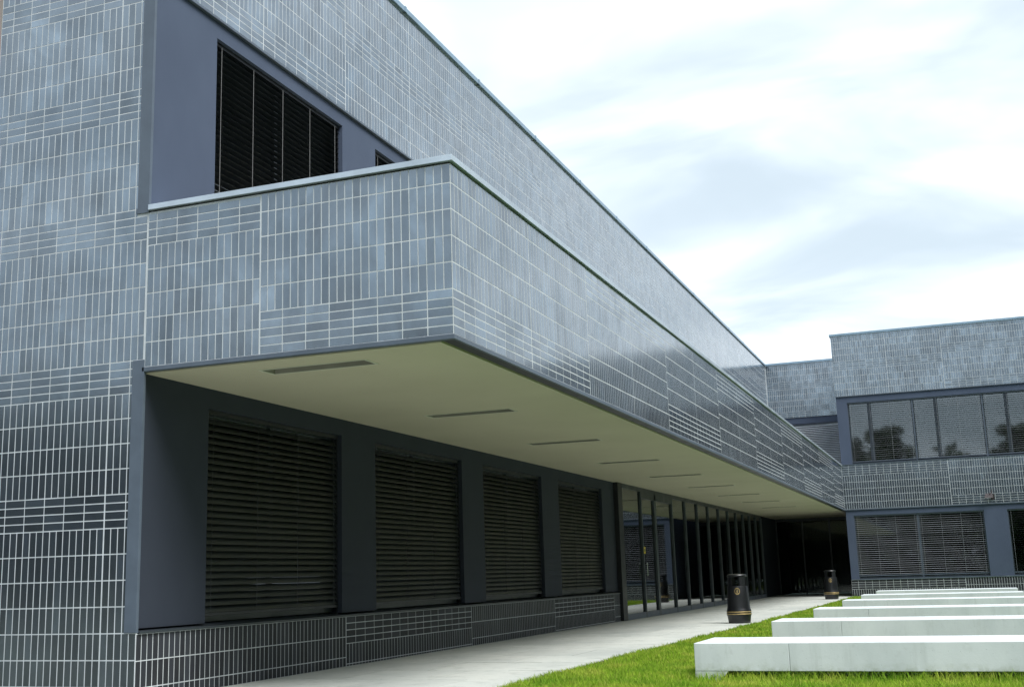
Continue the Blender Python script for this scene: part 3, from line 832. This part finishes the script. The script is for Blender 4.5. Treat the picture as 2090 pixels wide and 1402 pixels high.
# ------------------------------------------------------------------ litter bins
def make_bin(label, loc, turn):
    t = thing('litter_bin', label, 'litter bin', (0, 0, 0), 'black litter bins on the path')
    r = 0.262
    body = MB().lathe([(0.0, 0.0), (0.262, 0.0), (0.272, 0.02), (0.285, 0.10), (0.295, 0.145), (0.305, 0.165), (0.305, 0.24), (0.292, 0.27), (0.283, 0.30), (0.270, 0.50), (0.255, 0.70), (0.248, 0.72)], 48)
    bo = obj('body', body, 'bin_black', t, smooth=True)
    obj('gold_band', MB().lathe([(0.306, 0.172), (0.309, 0.175), (0.309, 0.186), (0.306, 0.189)], 48), 'gold', bo, smooth=True)
    obj('gold_band', MB().lathe([(0.306, 0.213), (0.309, 0.216), (0.309, 0.227), (0.306, 0.230)], 48), 'gold', bo, smooth=True)
    # hood: four posts round dark openings
    obj('liner', MB().lathe([(0.0, 0.66), (0.225, 0.66), (0.225, 0.71), (0.20, 0.71)], 40), 'bin_inside', t, smooth=True)
    seg = 48
    for kk in range(4):
        c = math.pi / 4 + kk * math.pi / 2
        hood = MB()
        for side in ((c - 0.36, c + 0.36),):
            n = 8; k0 = len(hood.v)
            for i in range(n + 1):
                aa = side[0] + (side[1] - side[0]) * i / n
                for (rr_, zz) in ((0.249, 0.715), (0.236, 0.90), (0.222, 0.90), (0.235, 0.715)):
                    hood.v.append((rr_ * math.cos(aa), rr_ * math.sin(aa), zz))
            for i in range(n):
                for j in range(4):
                    j2 = (j + 1) % 4
                    hood.f.append((k0 + i * 4 + j, k0 + (i + 1) * 4 + j, k0 + (i + 1) * 4 + j2, k0 + i * 4 + j2))
            hood.f.append((k0, k0 + 1, k0 + 2, k0 + 3)); e = k0 + n * 4; hood.f.append((e + 3, e + 2, e + 1, e))
        obj('hood_post', hood, 'bin_black', t, smooth=True)
    obj('lid', MB().lathe([(0.0, 0.895), (0.236, 0.895), (0.246, 0.90), (0.246, 0.925), (0.235, 0.94), (0.15, 0.952), (0.0, 0.957)], 48), 'bin_black', t, smooth=True)
    # round gold emblem: ring with a figure dropping litter
    em = MB()
    def on(u, v, lift):                     # wrap onto the body
        z = 0.62 + v
        rr_ = 0.270 + (0.255 - 0.270) * (z - 0.50) / 0.20 + lift
        aa = turn + u / 0.262
        return (rr_ * math.cos(aa), rr_ * math.sin(aa), z)
    n = 28; k0 = len(em.v)
    for i in range(n):
        q = 2 * math.pi * i / n
        for rr_ in (0.066, 0.054): em.v.append(on(rr_ * math.cos(q), rr_ * math.sin(q), 0.004))
    for i in range(n):
        j = (i + 1) % n; em.f.append((k0 + 2 * i, k0 + 2 * j, k0 + 2 * j + 1, k0 + 2 * i + 1))
    def strip(p, q, w):
        k = len(em.v); d = np.array(q) - np.array(p); d = d / np.linalg.norm(d); nn = np.array((-d[1], d[0])) * w / 2
        for c in (np.array(p) + nn, np.array(p) - nn, np.array(q) - nn, np.array(q) + nn): em.v.append(on(c[0], c[1], 0.004))
        em.f.append((k, k + 1, k + 2, k + 3))
    strip((-0.002, 0.022), (-0.002, -0.012), 0.018); strip((-0.006, -0.012), (-0.016, -0.045), 0.010); strip((0.002, -0.012), (0.010, -0.045), 0.010)
    strip((0.0, 0.016), (0.028, 0.004), 0.008); strip((-0.004, 0.016), (-0.018, -0.008), 0.007)
    strip((-0.006, 0.034), (0.006, 0.034), 0.014); strip((0.022, -0.045), (0.040, -0.045), 0.001 + 0.02)
    obj('emblem', em, 'gold', t)
    t.location = loc
    t.scale = (0.81, 0.81, 1.03)
    return t
make_bin('black litter bin with gold bands standing on the path beside the grass edge', (2.985, 15.45, 0.0), math.atan2(-25.0, 3.3))
make_bin('small far litter bin beside the dark passage mouth and cross wing corner', (2.98, 33.6, 0.0), math.atan2(-42, 3.5))

# ------------------------------------------------------------------ concrete benches
BL, BD, BH = 3.85, 1.05, 0.345
def make_bench():
    t = thing('concrete_bench', '', 'bench', (0, 0, 0), 'concrete benches on the lawn')
    segs = [(0.0, 0.93), (0.932, BL)]
    def blk(x0, x1, first, last):
        mb = MB()
        c = 0.008
        mb.box(x0, x1, 0, BD, 0.075, BH)
        return mb
    for i, (a, b) in enumerate(segs): obj('beam_block', blk(a, b, i == 0, i == 2), 'concrete', t, bevel=0.006)
    obj('beam_core', MB().box(0.02, BL - 0.02, 0.012, BD - 0.012, 0.09, BH - 0.012), 'concrete', t)
    for s in (0, 1):
        mb = MB()
        x = lambda v: v if s == 0 else BL - v
        prof = [(0.002, -0.05), (0.24, -0.05), (0.27, 0.01), (0.33, 0.0745), (0.002, 0.0745)]
        for y in (0.002, BD - 0.002): mb.v += [(x(px), y, pz) for px, pz in prof]
        n = len(prof)
        mb.f = [tuple(range(n)) if s == 0 else tuple(reversed(range(n))), tuple(range(2 * n - 1, n - 1, -1)) if s == 0 else tuple(range(n, 2 * n))]
        for i in range(n):
            j = (i + 1) % n
            q = (i, i + n, j + n, j); mb.f.append(q if s == 0 else q[::-1])
        obj('leg', mb, 'concrete', t)
    return t
bench = make_bench()
BENCH = [(4.775, 2.62), (4.80, 7.62), (4.79, 12.62), (4.78, 18.05), (4.78, 23.1), (4.82, 28.1)]
BN = ['nearest and largest pale concrete bench on the grass in front', 'second concrete bench from the front, behind the nearest one', 'third concrete bench from the front in the row on the lawn',
      'fourth concrete bench from the front in the row on the lawn', 'fifth concrete bench, second from the cross wing', 'farthest and thinnest looking concrete bench, closest to the cross wing']
for i, ((x, y), nm) in enumerate(zip(BENCH, BN)):
    o = bench if i == 0 else copy_tree(bench)
    o.location = (x, y, 0); o['label'] = nm

# ------------------------------------------------------------------ grass
def grass(n, xr, yr, hgt, wid, maxtry=3):
    x = RNG.uniform(xr[0], xr[1], n); y = RNG.uniform(yr[0], yr[1], n)
    ex = np.interp(y, [p[0] for p in path_edge], [p[1] for p in path_edge])
    ok = x > ex + 0.035 + 0.02 * np.sin(y * 5.3) + 0.03 * np.sin(y * 1.7) + RNG.normal(0, 0.02, n)
    tall = np.ones(n)
    for (bx_, by_) in BENCH:
        ins = (x > bx_) & (x < bx_ + BL) & (y > by_ + 0.12) & (y < by_ + BD)
        ok &= ~ins
        d = np.maximum(np.maximum(bx_ - x, x - bx_ - BL), np.maximum(by_ - y, y - by_ - BD))
        tall = np.where(np.abs(d) < 0.16, np.maximum(tall, 1.35 + 0.5 * RNG.random(n)), tall)
    x, y, tall = x[ok], y[ok], tall[ok]; n = len(x)
    pn = 0.75 + 0.35 * np.sin(x * 1.3 + 0.7 * y) * np.sin(y * 0.9 + 1.0)
    h = hgt * RNG.uniform(0.5, 1.25, n) * tall * (0.85 + 0.25 * pn)
    a = RNG.uniform(0, 2 * np.pi, n); ln = RNG.uniform(0.1, 0.8, n) * h; la = RNG.uniform(0, 2 * np.pi, n)
    w = wid * RNG.uniform(0.6, 1.3, n)
    z0 = np.full(n, -0.032)
    ca, sa = np.cos(a) * w / 2, np.sin(a) * w / 2
    mx_, my_ = x + np.cos(la) * ln * 0.35, y + np.sin(la) * ln * 0.35
    V = np.stack([np.stack([x - ca, y - sa, z0], 1), np.stack([x + ca, y + sa, z0], 1),
                  np.stack([mx_ + ca * 0.8, my_ + sa * 0.8, z0 + h * 0.6], 1), np.stack([mx_ - ca * 0.8, my_ - sa * 0.8, z0 + h * 0.6], 1),
                  np.stack([x + np.cos(la) * ln, y + np.sin(la) * ln, z0 + h], 1)], 1).reshape(-1, 3)
    k = np.arange(n) * 5
    return V, np.stack([k, k + 1, k + 2, k + 3], 1), np.stack([k + 3, k + 2, k + 4], 1)
VS, QS, TS = [], [], []
off = 0
for args in ((90000, (2.9, 9.2), (0.2, 4.6), 0.062, 0.0075), (70000, (2.9, 8.2), (4.6, 10.0), 0.062, 0.009), (60000, (3.0, 7.0), (10.0, 22.0), 0.062, 0.014), (30000, (3.1, 9.2), (22.0, 37.2), 0.062, 0.022)):
    V, Q, T = grass(*args)
    VS.append(V); QS.append(Q + off); TS.append(T + off); off += len(V)
V = np.concatenate(VS); Q = np.concatenate(QS); T = np.concatenate(TS)
me = bpy.data.meshes.new('grass')
me.vertices.add(len(V)); me.vertices.foreach_set('co', V.astype(np.float32).ravel())
me.loops.add(len(Q) * 4 + len(T) * 3)
me.loops.foreach_set('vertex_index', np.concatenate([Q.ravel(), T.ravel()]).astype(np.int32))
me.polygons.add(len(Q) + len(T))
me.polygons.foreach_set('loop_start', np.concatenate([np.arange(len(Q)) * 4, len(Q) * 4 + np.arange(len(T)) * 3]).astype(np.int32))
me.polygons.foreach_set('loop_total', np.concatenate([np.full(len(Q), 4), np.full(len(T), 3)]).astype(np.int32))
me.materials.append(MATS['grass_blade'])
me.update(calc_edges=True); me.validate()
go = obj('grass', me, None, kind='stuff')
tag(go, 'short bright green grass of the lawn between path and benches', 'grass')

# ------------------------------------------------------------------ trees behind and beside the viewer: they stand in the window and tile reflections
def leaf_cloud(centres, n, size):
    V, F = [], []
    for (c, r) in centres:
        for _ in range(n):
            d = RNG.normal(0, 1, 3); d /= np.linalg.norm(d)
            p = np.array(c) + d * np.array(r) * RNG.random() ** 0.33
            a = RNG.normal(0, 1, 3); a /= np.linalg.norm(a); b = np.cross(a, RNG.normal(0, 1, 3)); b /= np.linalg.norm(b)
            s = size * RNG.uniform(0.6, 1.3); k = len(V)
            V += [tuple(p - a * s), tuple(p + b * s * 0.6), tuple(p + a * s), tuple(p - b * s * 0.6)]; F.append((k, k + 1, k + 2, k + 3))
    return V, F
def tree(label, loc, hgt, spread):
    t = thing('tree', label, 'tree', loc, 'trees mirrored in the cross wing windows')
    x, y, z = loc
    tr = MB()
    segs = 7
    pts = [Vector((x + random.gauss(0, 0.12) * i, y + random.gauss(0, 0.12) * i, hgt * 0.62 * i / segs)) for i in range(segs + 1)]
    for i in range(segs):
        a, b = pts[i], pts[i + 1]; r1, r2 = 0.28 * (1 - i / (segs + 1)), 0.28 * (1 - (i + 1) / (segs + 1))
        k = len(tr.v)
        for p, r in ((a, r1), (b, r2)):
            for j in range(9): tr.v.append((p.x + r * math.cos(j * 2 * math.pi / 9), p.y + r * math.sin(j * 2 * math.pi / 9), p.z))
        for j in range(9): tr.f.append((k + j, k + (j + 1) % 9, k + 9 + (j + 1) % 9, k + 9 + j))
    cents = []
    for i in range(70):
        a = random.uniform(0, 2 * math.pi); f = random.random() ** 0.6; zz = hgt * random.uniform(0.28, 0.92)
        rad = spread * f * (1.0 - max(0, (zz / hgt - 0.55)) * 1.5)
        c = (x + rad * math.cos(a), y + rad * math.sin(a), zz)
        cents.append((c, np.array((1, 1, 0.75)) * random.uniform(0.4, 1.0)))
        if i < 9: tr.tube(pts[3 + i % 4], c, 0.06, 6)
    obj('trunk', tr, 'bark', t, smooth=True)
    V, F = leaf_cloud(cents, 110, 0.24)
    mb = MB(); mb.v, mb.f = V, F
    obj('crown', mb, 'leaf', t)
tree('broad dark tree mirrored in the upper cross wing window nearest the balcony', (1.3, -40.0, 0), 15.5, 3.0)
tree('lower dark tree mirrored in the second upper cross wing window', (6.6, -44.0, 0), 12.6, 1.8)
tree('tall dark tree mirrored in the third upper cross wing window', (13.2, -41.0, 0), 15.0, 3.6)
cents = []
def wood_row(x0, y0, x1, y1, n, top):
    for i in range(n):
        f = i / (n - 1)
        tp = top + 2.2 * math.sin(i * 0.9) * math.sin(i * 0.37 + 1) + random.uniform(-0.8, 0.8)
        zz = 0.8
        while zz < tp:
            cents.append(((x0 + (x1 - x0) * f + random.uniform(-1, 1), y0 + (y1 - y0) * f + random.uniform(-2, 2), zz), (2.2, 2.2, 1.7)))
            zz += 1.7
wood_row(-80, -46, -4, -50, 34, 11.5)
wood_row(-6, -62, 45, -58, 24, 12.2)
wood_row(-6, -66, 45, -63, 24, 11.5)
wood_row(32, -60, 24, 36, 42, 14.5)  # side rows out of view, set close to block sky light from the ground floor
wood_row(36, -60, 27, 36, 42, 14.5)
V, F = leaf_cloud(cents, 42, 0.75)
mb = MB(); mb.v, mb.f = V, F
wd = obj('woodland', mb, 'leaf', kind='stuff')
tag(wd, 'dark wood round the lawn, seen only as dim reflections', 'woodland')
